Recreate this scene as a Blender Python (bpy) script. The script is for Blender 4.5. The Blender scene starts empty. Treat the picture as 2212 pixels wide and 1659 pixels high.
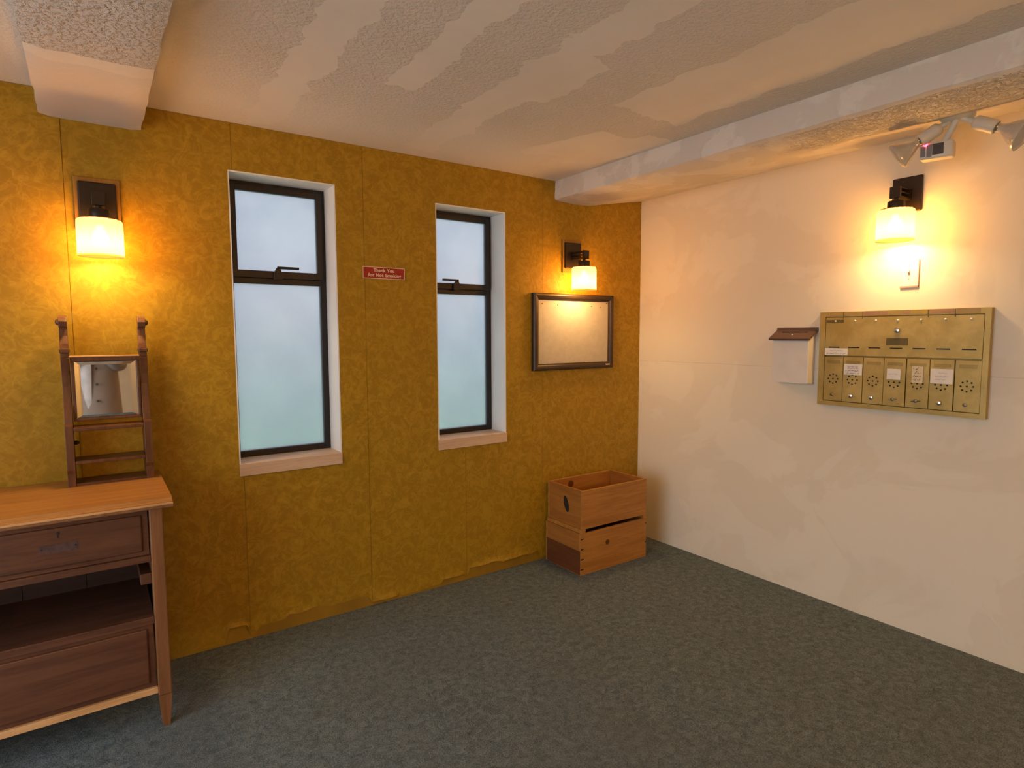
import bpy, bmesh, math, random
from mathutils import Vector, Matrix, Euler, noise as mnoise
random.seed(7)
SC = bpy.context.scene
COL = SC.collection
PI = math.pi

# ------------------------------------------------------------------ camera
F_PX, YAW, PITCH, ROLL = 1302.7, 0.609113, -0.0841482, -0.00331
CAM = Vector((-3.18412, -2.98953, 1.45))
fw = Vector((math.sin(YAW)*math.cos(PITCH), math.cos(YAW)*math.cos(PITCH), math.sin(PITCH)))
rt = Vector((math.cos(YAW), -math.sin(YAW), 0)); up = rt.cross(fw)
r2 = rt*math.cos(ROLL) + up*math.sin(ROLL); u2 = -rt*math.sin(ROLL) + up*math.cos(ROLL)
cam_d = bpy.data.cameras.new('camera'); cam = bpy.data.objects.new('camera', cam_d); COL.objects.link(cam)
cam.matrix_world = Matrix(((r2.x, u2.x, -fw.x, CAM.x), (r2.y, u2.y, -fw.y, CAM.y), (r2.z, u2.z, -fw.z, CAM.z), (0, 0, 0, 1)))
cam_d.sensor_fit = 'HORIZONTAL'; cam_d.sensor_width = 36; cam_d.lens = 36*F_PX/2212
cam_d.clip_start = 0.02
SC.camera = cam

# ------------------------------------------------------------------ sky, exposure
SKY_COL, SKY_STRENGTH = (0.85, 0.90, 1.0), 3.1
w = bpy.data.worlds.new('overcast_sky'); SC.world = w; w.use_nodes = True
bg = w.node_tree.nodes['Background']; bg.inputs[0].default_value = (*SKY_COL, 1); bg.inputs[1].default_value = SKY_STRENGTH
SC.view_settings.view_transform = 'Standard'; SC.view_settings.look = 'None'
SC.view_settings.gamma = 1; SC.view_settings.use_curve_mapping = False
SC.view_settings.exposure = 0.42
BULB_W = 18.5
REAR_FILL_W = 56.0
BULB_COL = (1.0, 0.61, 0.24)
SC.cycles.max_bounces = 10; SC.cycles.diffuse_bounces = 5; SC.cycles.transmission_bounces = 8
SC.cycles.transparent_max_bounces = 12; SC.cycles.sample_clamp_indirect = 6.0
SC.cycles.caustics_reflective = False; SC.cycles.caustics_refractive = True
# unseen doorway added in the left wall lets daylight in (sampling portal set in that opening)
DOOR_Y0, DOOR_Y1, DOOR_H, LEFT_X, REAR_Y = -3.00, -0.75, 2.12, -4.6, -5.2
pl = bpy.data.lights.new('doorway_portal', 'AREA'); pl.shape = 'RECTANGLE'; pl.size = DOOR_Y1-DOOR_Y0; pl.size_y = DOOR_H
pl.cycles.is_portal = True
po = bpy.data.objects.new('doorway_portal', pl); COL.objects.link(po)
po.matrix_world = Matrix(((0, 0, -1, LEFT_X-0.05), (1, 0, 0, (DOOR_Y0+DOOR_Y1)/2), (0, -1, 0, DOOR_H/2), (0, 0, 0, 1)))

# ------------------------------------------------------------------ materials
class NT:
    def __init__(s, name):
        s.m = bpy.data.materials.new(name); s.m.use_nodes = True
        s.t = s.m.node_tree; s.n = s.t.nodes; s.l = s.t.links
        s.b = s.n['Principled BSDF']; s.out = s.n['Material Output']
        s.tc = s.n.new('ShaderNodeTexCoord').outputs['Object']
    def put(s, sock, v):
        if hasattr(v, 'is_output'): s.l.new(v, sock)
        elif isinstance(v, (tuple, list)) and len(v) == 3 and sock.type == 'RGBA': sock.default_value = (*v, 1)
        else: sock.default_value = v
    def math(s, op, a, b=0.0, clamp=False):
        n = s.n.new('ShaderNodeMath'); n.operation = op; n.use_clamp = clamp
        s.put(n.inputs[0], a); s.put(n.inputs[1], b); return n.outputs[0]
    def mapping(s, scale=(1, 1, 1), loc=(0, 0, 0), rot=(0, 0, 0), vec=None):
        n = s.n.new('ShaderNodeMapping'); s.l.new(vec or s.tc, n.inputs[0])
        n.inputs['Scale'].default_value = scale; n.inputs['Location'].default_value = loc; n.inputs['Rotation'].default_value = rot
        return n.outputs[0]
    def noise(s, scale, detail=3, rough=.55, dist=0.0, vec=None):
        n = s.n.new('ShaderNodeTexNoise'); s.l.new(vec or s.tc, n.inputs['Vector'])
        n.inputs['Scale'].default_value = scale; n.inputs['Detail'].default_value = detail
        n.inputs['Roughness'].default_value = rough; n.inputs['Distortion'].default_value = dist
        return n.outputs['Fac']
    def voronoi(s, scale, vec=None, feature='F1'):
        n = s.n.new('ShaderNodeTexVoronoi'); s.l.new(vec or s.tc, n.inputs['Vector']); n.feature = feature
        n.inputs['Scale'].default_value = scale; return n.outputs['Distance']
    def ramp(s, fac, a, b):
        n = s.n.new('ShaderNodeMapRange'); s.put(n.inputs[0], fac); n.inputs[1].default_value = a; n.inputs[2].default_value = b
        n.interpolation_type = 'SMOOTHSTEP'; return n.outputs[0]
    def mix(s, fac, a, b):
        n = s.n.new('ShaderNodeMix'); n.data_type = 'RGBA'; s.put(n.inputs[0], fac); s.put(n.inputs[6], a); s.put(n.inputs[7], b)
        return n.outputs[2]
    def xyz(s):
        n = s.n.new('ShaderNodeSeparateXYZ'); s.l.new(s.tc, n.inputs[0]); return n.outputs
    def bump(s, h, strength, dist=0.01):
        n = s.n.new('ShaderNodeBump'); s.put(n.inputs['Height'], h); n.inputs['Strength'].default_value = strength; n.inputs['Distance'].default_value = dist
        s.l.new(n.outputs[0], s.b.inputs['Normal'])
    def set(s, color=None, rough=.5, metal=0.0, spec=.5):
        if color is not None: s.put(s.b.inputs['Base Color'], color)
        s.put(s.b.inputs['Roughness'], rough); s.put(s.b.inputs['Metallic'], metal); s.b.inputs['Specular IOR Level'].default_value = spec
        return s.m

def plain(name, color, rough=.5, metal=0.0, spec=.5, var=.12, scale=12, bump=0.0):
    t = NT(name); f = t.noise(scale)
    c = t.mix(t.ramp(f, .3, .7), tuple(x*(1-var) for x in color), tuple(min(1, x*(1+var)) for x in color))
    if bump: t.bump(t.noise(scale*8), bump, .002)
    return t.set(c, rough, metal, spec)

def wood(name, dark, light, axis=0, rough=.45, scale=1.0, bump=.12, knots=False):
    t = NT(name); sc = [22*scale]*3; sc[axis] = 1.6*scale
    v = t.mapping(tuple(sc)); f = t.noise(1.6, 5, .6, .6, v)
    g = t.noise(5, 3, .6, 0, t.mapping(tuple(x*3 for x in sc)))
    h = t.math('ADD', t.math('MULTIPLY', f, .75), t.math('MULTIPLY', g, .25))
    c = t.mix(t.ramp(h, .32, .68), dark, light)
    if knots:
        k = t.ramp(t.voronoi(5.5), .03, .11); c = t.mix(k, tuple(x*.35 for x in dark), c)
    t.bump(h, bump, .003)
    return t.set(c, rough, 0, .4)

def mat_wallpaper():
    t = NT('wallpaper_mustard_damask')
    v = t.mapping((1, 1, 1)); f = t.noise(11, 2, .5, 2.2, v); g = t.noise(15, 4, .62, 1.8, v)
    sc1 = t.math('ABSOLUTE', t.math('SUBTRACT', f, .5))
    scroll = t.math('SUBTRACT', 1.0, t.ramp(sc1, .012, .055))
    mott = t.ramp(g, .42, .60)
    pat = t.math('ADD', t.math('MULTIPLY', scroll, .34), t.math('MULTIPLY', mott, .55), True)
    c = t.mix(pat, (0.325, 0.178, 0.004), (0.455, 0.268, 0.014))
    big = t.ramp(t.noise(1.7, 3), .3, .75)
    c = t.mix(t.math('MULTIPLY', big, .3), c, (0.33, 0.192, 0.006))
    t.bump(t.math('ADD', pat, t.math('MULTIPLY', t.noise(220, 2), .5)), .05, .003)
    return t.set(c, t.math('SUBTRACT', .62, t.math('MULTIPLY', pat, .16)), 0, .35)

def mat_ceiling():
    t = NT('ceiling_stucco_with_smooth_patches'); X, Y, Z = t.xyz()
    wob = t.math('MULTIPLY', t.math('SUBTRACT', t.noise(7, 4), .5), .16)
    def band(xc, w, y0, y1, tilt=0.0):
        xx = t.math('ADD', X, wob)
        if tilt: xx = t.math('ADD', xx, t.math('MULTIPLY', Y, tilt))
        a = t.math('LESS_THAN', t.math('ABSOLUTE', t.math('SUBTRACT', xx, xc)), w)
        yy = t.math('ADD', Y, t.math('MULTIPLY', wob, 1.5))
        return t.math('MULTIPLY', a, t.math('MULTIPLY', t.math('GREATER_THAN', yy, y0), t.math('LESS_THAN', yy, y1)))
    mask = band(-2.515, .072, -9, -.06)
    for args in ((-2.17, .062, -9, -.78), (-1.76, .085, -9, -.12, -.02), (-1.66, .06, -1.35, -.95), (-1.28, .16, -.86, -.40, .3), (-1.02, .12, -.95, -.25, .2), (-1.15, .2, -9, -1.1)):
        mask = t.math('MAXIMUM', mask, band(*args))
    near = t.ramp(Y, -.75, -.25)           # smoother skim coat along the papered wall
    rough_amt = t.math('MULTIPLY', t.math('SUBTRACT', 1.0, mask), t.math('SUBTRACT', 1.0, t.math('MULTIPLY', near, .75)))
    st = t.math('ADD', t.math('MULTIPLY', t.ramp(t.noise(70, 4, .6), .38, .66), .7), t.math('MULTIPLY', t.noise(180, 2), .3))
    h = t.math('ADD', t.math('MULTIPLY', st, rough_amt), t.math('MULTIPLY', mask, .9))
    c = t.mix(rough_amt, (0.85, 0.805, 0.73), (0.765, 0.72, 0.655))
    c = t.mix(t.math('MULTIPLY', t.ramp(t.noise(2.2, 4), .4, .7), .2), c, (0.60, 0.54, 0.46))
    t.bump(h, .6, .007)
    return t.set(c, .9, 0, .15)

def mat_beam():
    t = NT('beam_stucco_and_plaster'); X, Y, Z = t.xyz()
    e = t.math('ADD', Y, t.math('MULTIPLY', t.math('SUBTRACT', t.noise(8, 3), .5), .08))
    rgh = t.math('LESS_THAN', e, -.69)
    ridge = t.math('MULTIPLY', t.math('GREATER_THAN', e, -.69), t.math('LESS_THAN', e, -.61))
    st = t.ramp(t.noise(55, 4, .6), .4, .68)
    h = t.math('ADD', t.math('MULTIPLY', st, rgh), t.math('ADD', t.math('MULTIPLY', ridge, .8), t.math('MULTIPLY', t.noise(25, 3), .15)))
    c = t.mix(rgh, (0.76, 0.69, 0.60), (0.72, 0.66, 0.59)); c = t.mix(ridge, c, (0.82, 0.75, 0.64))
    t.bump(h, .75, .011); return t.set(c, .9, 0, .15)

def mat_soffit():
    t = NT('soffit_stucco'); X, Y, Z = t.xyz()
    e = t.math('ADD', Y, t.math('MULTIPLY', t.math('SUBTRACT', t.noise(6, 3), .5), .5))
    rgh = t.math('MULTIPLY', t.ramp(e, -1.35, -1.6), t.math('MULTIPLY', t.math('GREATER_THAN', X, -.74), t.ramp(t.math('ADD', X, t.math('MULTIPLY', t.noise(9, 2), .12)), -.30, -.44)))
    st = t.ramp(t.noise(62, 3, .55, .8), .42, .62)
    patch = t.ramp(t.noise(5, 4), .48, .56)
    h = t.math('ADD', t.math('MULTIPLY', st, rgh), t.math('ADD', t.math('MULTIPLY', patch, .25), t.math('MULTIPLY', t.noise(40, 3), .12)))
    c = t.mix(patch, (0.70, 0.65, 0.58), (0.78, 0.735, 0.665))
    t.bump(h, 1.0, .011); return t.set(c, .7, 0, .3)

def mat_white_wall():
    t = NT('cream_plaster_wall'); X, Y, Z = t.xyz()
    patch = t.ramp(t.noise(1.9, 4, .55, .8), .5, .55)
    c = t.mix(patch, (0.80, 0.725, 0.575), (0.84, 0.77, 0.62))
    c = t.mix(t.math('MULTIPLY', t.ramp(t.noise(.9, 5), .45, .75), .25), c, (0.74, 0.65, 0.53))
    # hairline joint of the wallboard
    zz = t.math('ADD', Z, t.math('MULTIPLY', t.noise(3, 3), .012))
    line = t.math('MULTIPLY', t.math('LESS_THAN', t.math('ABSOLUTE', t.math('SUBTRACT', zz, 1.262)), .0016), t.math('LESS_THAN', t.noise(4, 2), .56))
    c = t.mix(t.math('MULTIPLY', line, .35), c, (0.45, 0.38, 0.30))
    dots = t.math('LESS_THAN', t.voronoi(2.6), .013)
    c = t.mix(t.math('MULTIPLY', dots, .6), c, (0.35, 0.27, 0.2))
    t.bump(t.math('ADD', t.math('MULTIPLY', patch, .5), t.math('MULTIPLY', t.noise(60, 3), .12)), .25, .004)
    return t.set(c, .62, 0, .3)

def mat_carpet():
    t = NT('carpet_grey_green')
    a = t.noise(190, 3, .75); b = t.noise(34, 4, .7, .8); d = t.noise(1.6, 4)
    f = t.math('ADD', t.math('MULTIPLY', a, .6), t.math('MULTIPLY', b, .4))
    c = t.mix(t.ramp(f, .36, .66), (0.072, 0.098, 0.106), (0.25, 0.305, 0.31))
    c = t.mix(t.math('MULTIPLY', t.ramp(d, .45, .75), .4), c, (0.135, 0.145, 0.13))
    spots = t.math('MULTIPLY', t.math('LESS_THAN', t.math('ADD', t.voronoi(2.1), t.math('MULTIPLY', t.noise(40, 3), .08)), .075), .55)
    c = t.mix(spots, c, (0.03, 0.03, 0.028))
    t.bump(f, 1.0, .012); return t.set(c, .95, 0, .1)

def mat_brass(name, lo, hi, rough=.36, metal=.4):
    t = NT(name)
    f = t.noise(9, 5, .6); g = t.noise(2.5, 4)
    c = t.mix(t.ramp(f, .35, .7), lo, hi); c = t.mix(t.math('MULTIPLY', t.ramp(g, .5, .75), .4), c, tuple(x*.62 for x in lo))
    t.bump(t.noise(140, 2), .04, .001)
    return t.set(c, t.math('ADD', rough, t.math('MULTIPLY', f, .2)), metal)

def mat_frosted():
    t = NT('frosted_window_glass')
    n = t.n.new('ShaderNodeBsdfRefraction'); n.inputs['Roughness'].default_value = .48; n.inputs['IOR'].default_value = 1.45
    f = t.noise(2.2, 4, .6); t.put(n.inputs['Color'], t.mix(t.ramp(f, .35, .65), (0.415, 0.42, 0.455), (0.46, 0.465, 0.488)))
    tr = t.n.new('ShaderNodeBsdfTranslucent'); tr.inputs[0].default_value = (.45, .46, .49, 1)
    gl = t.n.new('ShaderNodeBsdfGlossy'); gl.inputs['Roughness'].default_value = .3; gl.inputs[0].default_value = (.9, .9, .9, 1)
    m1 = t.n.new('ShaderNodeMixShader'); m1.inputs[0].default_value = .3; t.l.new(n.outputs[0], m1.inputs[1]); t.l.new(tr.outputs[0], m1.inputs[2])
    m2 = t.n.new('ShaderNodeMixShader'); m2.inputs[0].default_value = .05; t.l.new(m1.outputs[0], m2.inputs[1]); t.l.new(gl.outputs[0], m2.inputs[2])
    t.l.new(m2.outputs[0], t.out.inputs[0]); t.n.remove(t.b); return t.m

def mat_shade():
    t = NT('amber_ribbed_lamp_glass')
    tl = t.n.new('ShaderNodeBsdfTranslucent'); tl.inputs[0].default_value = (.80, .50, .24, 1)
    tp = t.n.new('ShaderNodeBsdfTransparent'); tp.inputs[0].default_value = (1.0, .72, .32, 1)
    df = t.n.new('ShaderNodeBsdfDiffuse'); df.inputs[0].default_value = (.12, .09, .05, 1)
    m1 = t.n.new('ShaderNodeMixShader'); m1.inputs[0].default_value = .55; t.l.new(tl.outputs[0], m1.inputs[1]); t.l.new(tp.outputs[0], m1.inputs[2])
    m2 = t.n.new('ShaderNodeMixShader'); m2.inputs[0].default_value = .15; t.l.new(m1.outputs[0], m2.inputs[1]); t.l.new(df.outputs[0], m2.inputs[2])
    t.l.new(m2.outputs[0], t.out.inputs[0]); t.n.remove(t.b); return t.m

def emit(name, col, s):
    t = NT(name); t.set(col); t.b.inputs['Emission Color'].default_value = (*col, 1); t.b.inputs['Emission Strength'].default_value = s
    return t.m

M = dict(
    paper=mat_wallpaper(), ceil=mat_ceiling(), beam=mat_beam(), soffit=mat_soffit(), white=mat_white_wall(), carpet=mat_carpet(),
    ochre=plain('ochre_wallboard', (0.31, 0.165, 0.004), .7, var=.15, scale=5),
    jamb=plain('white_reveal_paint', (0.82, 0.82, 0.80), .5, var=.03, scale=4),
    alu=plain('dark_bronze_aluminium', (0.022, 0.017, 0.016), .42, .3, .5),
    sill=wood('pale_sill_wood', (0.56, 0.38, 0.24), (0.72, 0.53, 0.36), 0, .5),
    frosted=mat_frosted(), shade=mat_shade(),
    bronze=plain('oil_rubbed_bronze', (0.028, 0.018, 0.012), .42, .4, .5),
    cap=plain('copper_brown_cap', (0.16, 0.055, 0.02), .4, .5),
    board=wood('stained_backing_board', (0.26, 0.115, 0.014), (0.36, 0.175, 0.022), 2, .5),
    dres=wood('dresser_red_brown_wood', (0.072, 0.026, 0.012), (0.125, 0.049, 0.022), 0, .42),
    dresv=wood('dresser_leg_wood', (0.165, 0.066, 0.022), (0.25, 0.108, 0.040), 2, .42),
    drtop=wood('dresser_top_wood', (0.36, 0.15, 0.036), (0.52, 0.24, 0.066), 0, .28),
    drlight=wood('pale_lit_edge_wood', (0.50, 0.25, 0.09), (0.66, 0.38, 0.16), 0, .45),
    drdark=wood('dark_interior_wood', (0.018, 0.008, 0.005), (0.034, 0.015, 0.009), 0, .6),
    drdark2=wood('dark_shelf_wood', (0.06, 0.024, 0.013), (0.10, 0.042, 0.023), 0, .5),  # darker tone of the dresser wood for the dust panel
    stand=wood('mirror_stand_wood', (0.088, 0.032, 0.012), (0.155, 0.062, 0.024), 2, .38),
    crate=wood('crate_pine', (0.34, 0.135, 0.022), (0.49, 0.225, 0.045), 0, .5),
    crated=wood('crate_end_pine', (0.28, 0.105, 0.018), (0.40, 0.165, 0.032), 1, .5),
    stain=wood('crate_dark_stain', (0.10, 0.028, 0.008), (0.145, 0.045, 0.012), 1, .55),
    dark=plain('dark_gap', (0.012, 0.008, 0.006), .8),
    brass=mat_brass('aged_brass_painted_metal', (0.40, 0.28, 0.075), (0.53, 0.385, 0.125)),
    brassd=mat_brass('darker_brass', (0.30, 0.20, 0.05), (0.40, 0.28, 0.08)),
    olive=plain('olive_name_plate', (0.115, 0.08, 0.008), .5),
    chrome=plain('chrome_lock', (0.75, 0.74, 0.72), .22, 1.0, var=.05),
    steel=plain('worn_lock_metal', (0.22, 0.17, 0.10), .4, .8),
    slot=plain('slot_black', (0.01, 0.008, 0.005), .7),
    note=plain('note_paper', (0.80, 0.76, 0.70), .8, var=.05),
    note2=plain('yellowed_tape_paper', (0.70, 0.60, 0.40), .7, var=.05),
    ink=plain('pen_ink', (0.10, 0.08, 0.09), .7), inkp=plain('purple_ink', (0.30, 0.17, 0.27), .7), inkg=plain('faint_grey_print', (0.50, 0.45, 0.43), .8),
    tape1=plain('label_tape_tan', (0.36, 0.24, 0.07), .5), tape2=plain('label_tape_rose', (0.36, 0.20, 0.10), .5), tape3=plain('label_tape_yellow', (0.38, 0.26, 0.04), .5),
    boxw=plain('white_enamel_box', (0.74, 0.70, 0.63), .4, var=.03), boxl=plain('brown_plastic_lid', (0.105, 0.06, 0.045), .42, var=.1),
    plate=plain('switch_plate_ivory', (0.85, 0.80, 0.70), .4, var=.02),
    rose=plain('rose_edge', (0.50, 0.30, 0.24), .6),
    red=plain('sign_red', (0.33, 0.008, 0.006), .35, var=.06), signw=plain('sign_lettering_cream', (0.78, 0.60, 0.42), .5, var=.03),
    bframe=plain('espresso_frame', (0.038, 0.019, 0.008), .4, 0, .4, var=.2), bpanel=plain('beige_pin_board', (0.50, 0.425, 0.315), .75, var=.05, scale=30, bump=.05),
    fix=plain('ivory_fixture_plastic', (0.70, 0.66, 0.56), .42, var=.03), lens=plain('grey_sensor_lens', (0.20, 0.20, 0.21), .3), lensd=plain('dark_sensor_lens', (0.08, 0.075, 0.075), .25),
    bulbg=plain('reflector_bulb_glass', (0.62, 0.60, 0.54), .18, .35), bulbf=plain('bulb_face_grey', (0.42, 0.42, 0.40), .2, .2),
    led=emit('red_led', (1.0, .03, .06), 14.0), filament=emit('warm_bulb', BULB_COL, 7.0),
    paving=plain('pale_concrete', (0.66, 0.66, 0.65), .9, var=.08, scale=4),
    lawn=plain('lawn_green', (0.42, 0.78, 0.40), .9, var=.2), render=plain('pale_added_wall_render', (0.78, 0.80, 0.86), .9, var=.05),
    jacket=plain('beige_jacket_cloth', (0.40, 0.31, 0.25), .85, var=.08, scale=6, bump=.1), trous=plain('dark_trouser_cloth', (0.06, 0.065, 0.085), .9),
    skin=plain('skin', (0.62, 0.40, 0.30), .55, var=.05), hair=plain('brown_hair', (0.07, 0.045, 0.03), .6), scarf=plain('pale_shirt_cloth', (0.72, 0.64, 0.60), .85),
    phone=plain('black_phone', (0.015, 0.015, 0.017), .25), shoe=plain('dark_shoe', (0.03, 0.028, 0.026), .6),
)
_t = NT('bevelled_mirror_silver'); _t.set((.80, .78, .77), .02, 1.0); M['mirror'] = _t.m

# ------------------------------------------------------------------ mesh helpers
class MB:
    def __init__(s): s.bm = bmesh.new()
    def verts(s, pts): return [s.bm.verts.new(p) for p in pts]
    def face(s, vs):
        try: return s.bm.faces.new(vs)
        except ValueError: return None
    def box(s, x0, x1, y0, y1, z0, z1, bev=0.0, seg=2):
        v = s.verts([(x, y, z) for z in (z0, z1) for y in (y0, y1) for x in (x0, x1)])
        fs = [s.face([v[i] for i in q]) for q in ((0, 2, 3, 1), (4, 5, 7, 6), (0, 1, 5, 4), (2, 6, 7, 3), (0, 4, 6, 2), (1, 3, 7, 5))]
        if bev:
            es = {e for f in fs for e in f.edges}
            bmesh.ops.bevel(s.bm, geom=list(es), offset=bev, segments=seg, affect='EDGES', profile=.5)
        return s
    def prism(s, poly, axis, a, b, bev=0.0):
        """polygon of 2-D points extruded from a to b along axis (0: points are y,z; 1: x,z; 2: x,y)"""
        def P(p, t): return {0: (t, p[0], p[1]), 1: (p[0], t, p[1]), 2: (p[0], p[1], t)}[axis]
        lo = s.verts([P(p, a) for p in poly]); hi = s.verts([P(p, b) for p in poly]); n = len(poly)
        fs = [s.face(lo), s.face(hi[::-1])] + [s.face([lo[i], lo[(i+1) % n], hi[(i+1) % n], hi[i]]) for i in range(n)]
        bmesh.ops.recalc_face_normals(s.bm, faces=[f for f in fs if f])
        if bev:
            es = {e for f in fs[:2] for e in f.edges}
            bmesh.ops.bevel(s.bm, geom=list(es), offset=bev, segments=2, affect='EDGES', profile=.5)
        return s
    def lathe(s, prof, origin, axis=(0, 0, 1), n=24, cap0=False, cap1=False, flute=None):
        A = Vector(axis).normalized(); o = Vector(origin)
        u = A.orthogonal().normalized(); v = A.cross(u); rings = []
        for r, h in prof:
            ring = []
            for k in range(n):
                th = 2*PI*k/n; rr = r*(1+(flute(th, h) if flute else 0))
                ring.append(s.bm.verts.new(o+A*h+(u*math.cos(th)+v*math.sin(th))*rr))
            rings.append(ring)
        fs = []
        for a, b in zip(rings, rings[1:]):
            for k in range(n): fs.append(s.face([a[k], a[(k+1) % n], b[(k+1) % n], b[k]]))
        if cap0: fs.append(s.face(rings[0][::-1]))
        if cap1: fs.append(s.face(rings[-1]))
        return s
    def tube(s, a, b, r, n=16, r2=None):
        a = Vector(a); b = Vector(b); L = (b-a).length
        return s.lathe([(r, 0), (r2 if r2 is not None else r, L)], a, b-a, n, True, True)
    def grid(s, fn, nu, nv, keep=None):
        g = [[s.bm.verts.new(fn(i/nu, j/nv)) for j in range(nv+1)] for i in range(nu+1)]
        for i in range(nu):
            for j in range(nv):
                if keep and not keep((i+.5)/nu, (j+.5)/nv): continue
                s.face([g[i][j], g[i+1][j], g[i+1][j+1], g[i][j+1]])
        return s
    def build(s, name, mat, parent=None, smooth=None, recalc=True, world=True):
        if recalc: bmesh.ops.recalc_face_normals(s.bm, faces=s.bm.faces[:])
        loose = [v for v in s.bm.verts if not v.link_faces]
        if loose: bmesh.ops.delete(s.bm, geom=loose, context='VERTS')
        if parent is not None and world: bmesh.ops.translate(s.bm, vec=-wloc(parent), verts=s.bm.verts[:])
        me = bpy.data.meshes.new(name); s.bm.to_mesh(me); s.bm.free()
        return mesh_obj(name, me, mat, parent, smooth)
def wloc(o):
    v = Vector((0, 0, 0))
    while o is not None: v = v+o.location; o = o.parent
    return v
def mesh_obj(name, me, mat, parent=None, smooth=None):
    me.materials.clear(); me.materials.append(M[mat] if isinstance(mat, str) else mat)
    if smooth is not None:
        me.polygons.foreach_set('use_smooth', [True]*len(me.polygons)); me.set_sharp_from_angle(angle=math.radians(smooth))
    o = bpy.data.objects.new(name, me); COL.objects.link(o); o.parent = parent; return o
def tag(o, label, cat, group=None):
    o['label'] = label; o['category'] = cat
    if group: o['group'] = group
    return o
def thing(name, label, cat, loc=(0, 0, 0), group=None):
    o = bpy.data.objects.new(name, None); o.empty_display_size = .1; COL.objects.link(o); o.location = loc
    return tag(o, label, cat, group)
def struct(o, label=None, cat=None):
    o['kind'] = 'structure'
    if label: o['label'] = label
    if cat: o['category'] = cat
    return o
def copy_tree(o, parent=None):
    c = o.copy(); COL.objects.link(c); c.parent = parent
    for ch in list(o.children): copy_tree(ch, c)
    return c
def text_obj(name, body, size, mat, parent, matrix, offset=0.0, extrude=.0004, spacing=1.0, sx=1.0):
    cu = bpy.data.curves.new(name, 'FONT'); cu.body = body; cu.size = size; cu.align_x = 'CENTER'; cu.align_y = 'CENTER'
    cu.offset = offset; cu.extrude = extrude; cu.space_character = spacing
    to = bpy.data.objects.new(name, cu); COL.objects.link(to); bpy.context.view_layer.update()
    me = bpy.data.meshes.new_from_object(to.evaluated_get(bpy.context.evaluated_depsgraph_get()))
    bpy.data.objects.remove(to); me.transform(Matrix.Diagonal((sx, 1, 1, 1))); me.transform(matrix)
    return mesh_obj(name, me, mat, parent)
def rot_to(xaxis, yaxis, loc):
    x = Vector(xaxis); y = Vector(yaxis); z = x.cross(y)
    return Matrix(((x.x, y.x, z.x, loc[0]), (x.y, y.y, z.y, loc[1]), (x.z, y.z, z.z, loc[2]), (0, 0, 0, 1)))

# ------------------------------------------------------------------ room shell
CEIL = 2.389
WIN = [(-2.644, -2.159, .848, 2.181), (-1.606, -1.143, .852, 2.158)]
struct(MB().box(LEFT_X-.3, .3, REAR_Y-.3, .22, -.12, 0).build('floor', 'carpet'), 'dark grey green worn carpet covering the floor', 'floor')
struct(MB().box(LEFT_X-.3, .3, REAR_Y-.3, .22, CEIL, CEIL+.15).build('ceiling', 'ceil'), 'cream stucco ceiling with smooth plaster patch bands', 'ceiling')

# back wall: solid blocks round the two window openings
xs = [LEFT_X-.3, WIN[0][0], WIN[0][1], WIN[1][0], WIN[1][1], .3]
mb = MB()
for i in (0, 2, 4): mb.box(xs[i], xs[i+1], 0, .2, 0, CEIL)
for wx0, wx1, wz0, wz1 in WIN: mb.box(wx0, wx1, 0, .2, 0, wz0-.058); mb.box(wx0, wx1, 0, .2, wz1, CEIL)
wall_back = struct(mb.build('wall_back', 'ochre'), 'wall hung with mustard yellow damask wallpaper strips and two windows', 'wall')
struct(MB().box(0, .3, REAR_Y, 0, 0, CEIL).build('wall_right', 'white'), 'patched cream plaster wall carrying the brass mailboxes', 'wall')
struct(MB().box(LEFT_X, 0, REAR_Y-.2, REAR_Y, 0, CEIL).build('wall_rear', 'white'), 'cream plaster wall behind the camera', 'wall')
mb = MB(); mb.box(LEFT_X-.2, LEFT_X, REAR_Y, DOOR_Y0, 0, CEIL); mb.box(LEFT_X-.2, LEFT_X, DOOR_Y1, 0, 0, CEIL); mb.box(LEFT_X-.2, LEFT_X, DOOR_Y0, DOOR_Y1, DOOR_H, CEIL)
struct(mb.build('wall_left', 'white'), 'cream plaster wall with an added unseen doorway', 'wall')
mb = MB()
for y0, y1, z0, z1 in ((DOOR_Y0-.07, DOOR_Y0, 0, DOOR_H+.07), (DOOR_Y1, DOOR_Y1+.07, 0, DOOR_H+.07), (DOOR_Y0, DOOR_Y1, DOOR_H, DOOR_H+.07)):
    mb.box(LEFT_X, LEFT_X+.018, y0, y1, z0, z1, .003)
struct(mb.build('trim_1', 'jamb'), 'white casing round the added doorway', 'door casing')

# ceiling beam over the dresser and dropped soffit along the right wall
def bumpy(x, y, a=.004): return a*mnoise.noise(Vector((x*9, y*9, 3.1)))
mb = MB(); NX, NY = 10, 110; BX0, BX1, BY0 = -3.302, -2.968, REAR_Y
mb.grid(lambda u, v: (BX0+(BX1-BX0)*u+(bumpy(u*.3, BY0*v, .006) if u in (0, 1) else 0), BY0*(1-v)-.0, 2.288+bumpy(u*.4+5, BY0*v, .004)+(.006 if u in (0, 1) else 0)), NX, NY)
for x in (BX0, BX1):
    mb.grid(lambda u, v, x=x: (x+(bumpy((0 if x == BX0 else 1)*.3, BY0*v, .006) if u == 0 else 0), BY0*(1-v), (2.294+bumpy((0 if x == BX0 else .4)+5, BY0*v, .004)) if u == 0 else CEIL), 1, NY)
mb.face(mb.verts([(BX0, 0, 2.29), (BX1, 0, 2.29), (BX1, 0, CEIL), (BX0, 0, CEIL)])); mb.face(mb.verts([(BX0, BY0, 2.29), (BX1, BY0, 2.29), (BX1, BY0, CEIL), (BX0, BY0, CEIL)]))
struct(mb.build('ceiling_beam', 'beam', None, 40), 'boxed stucco ceiling beam with a smooth plastered end above the dresser', 'beam')
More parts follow.
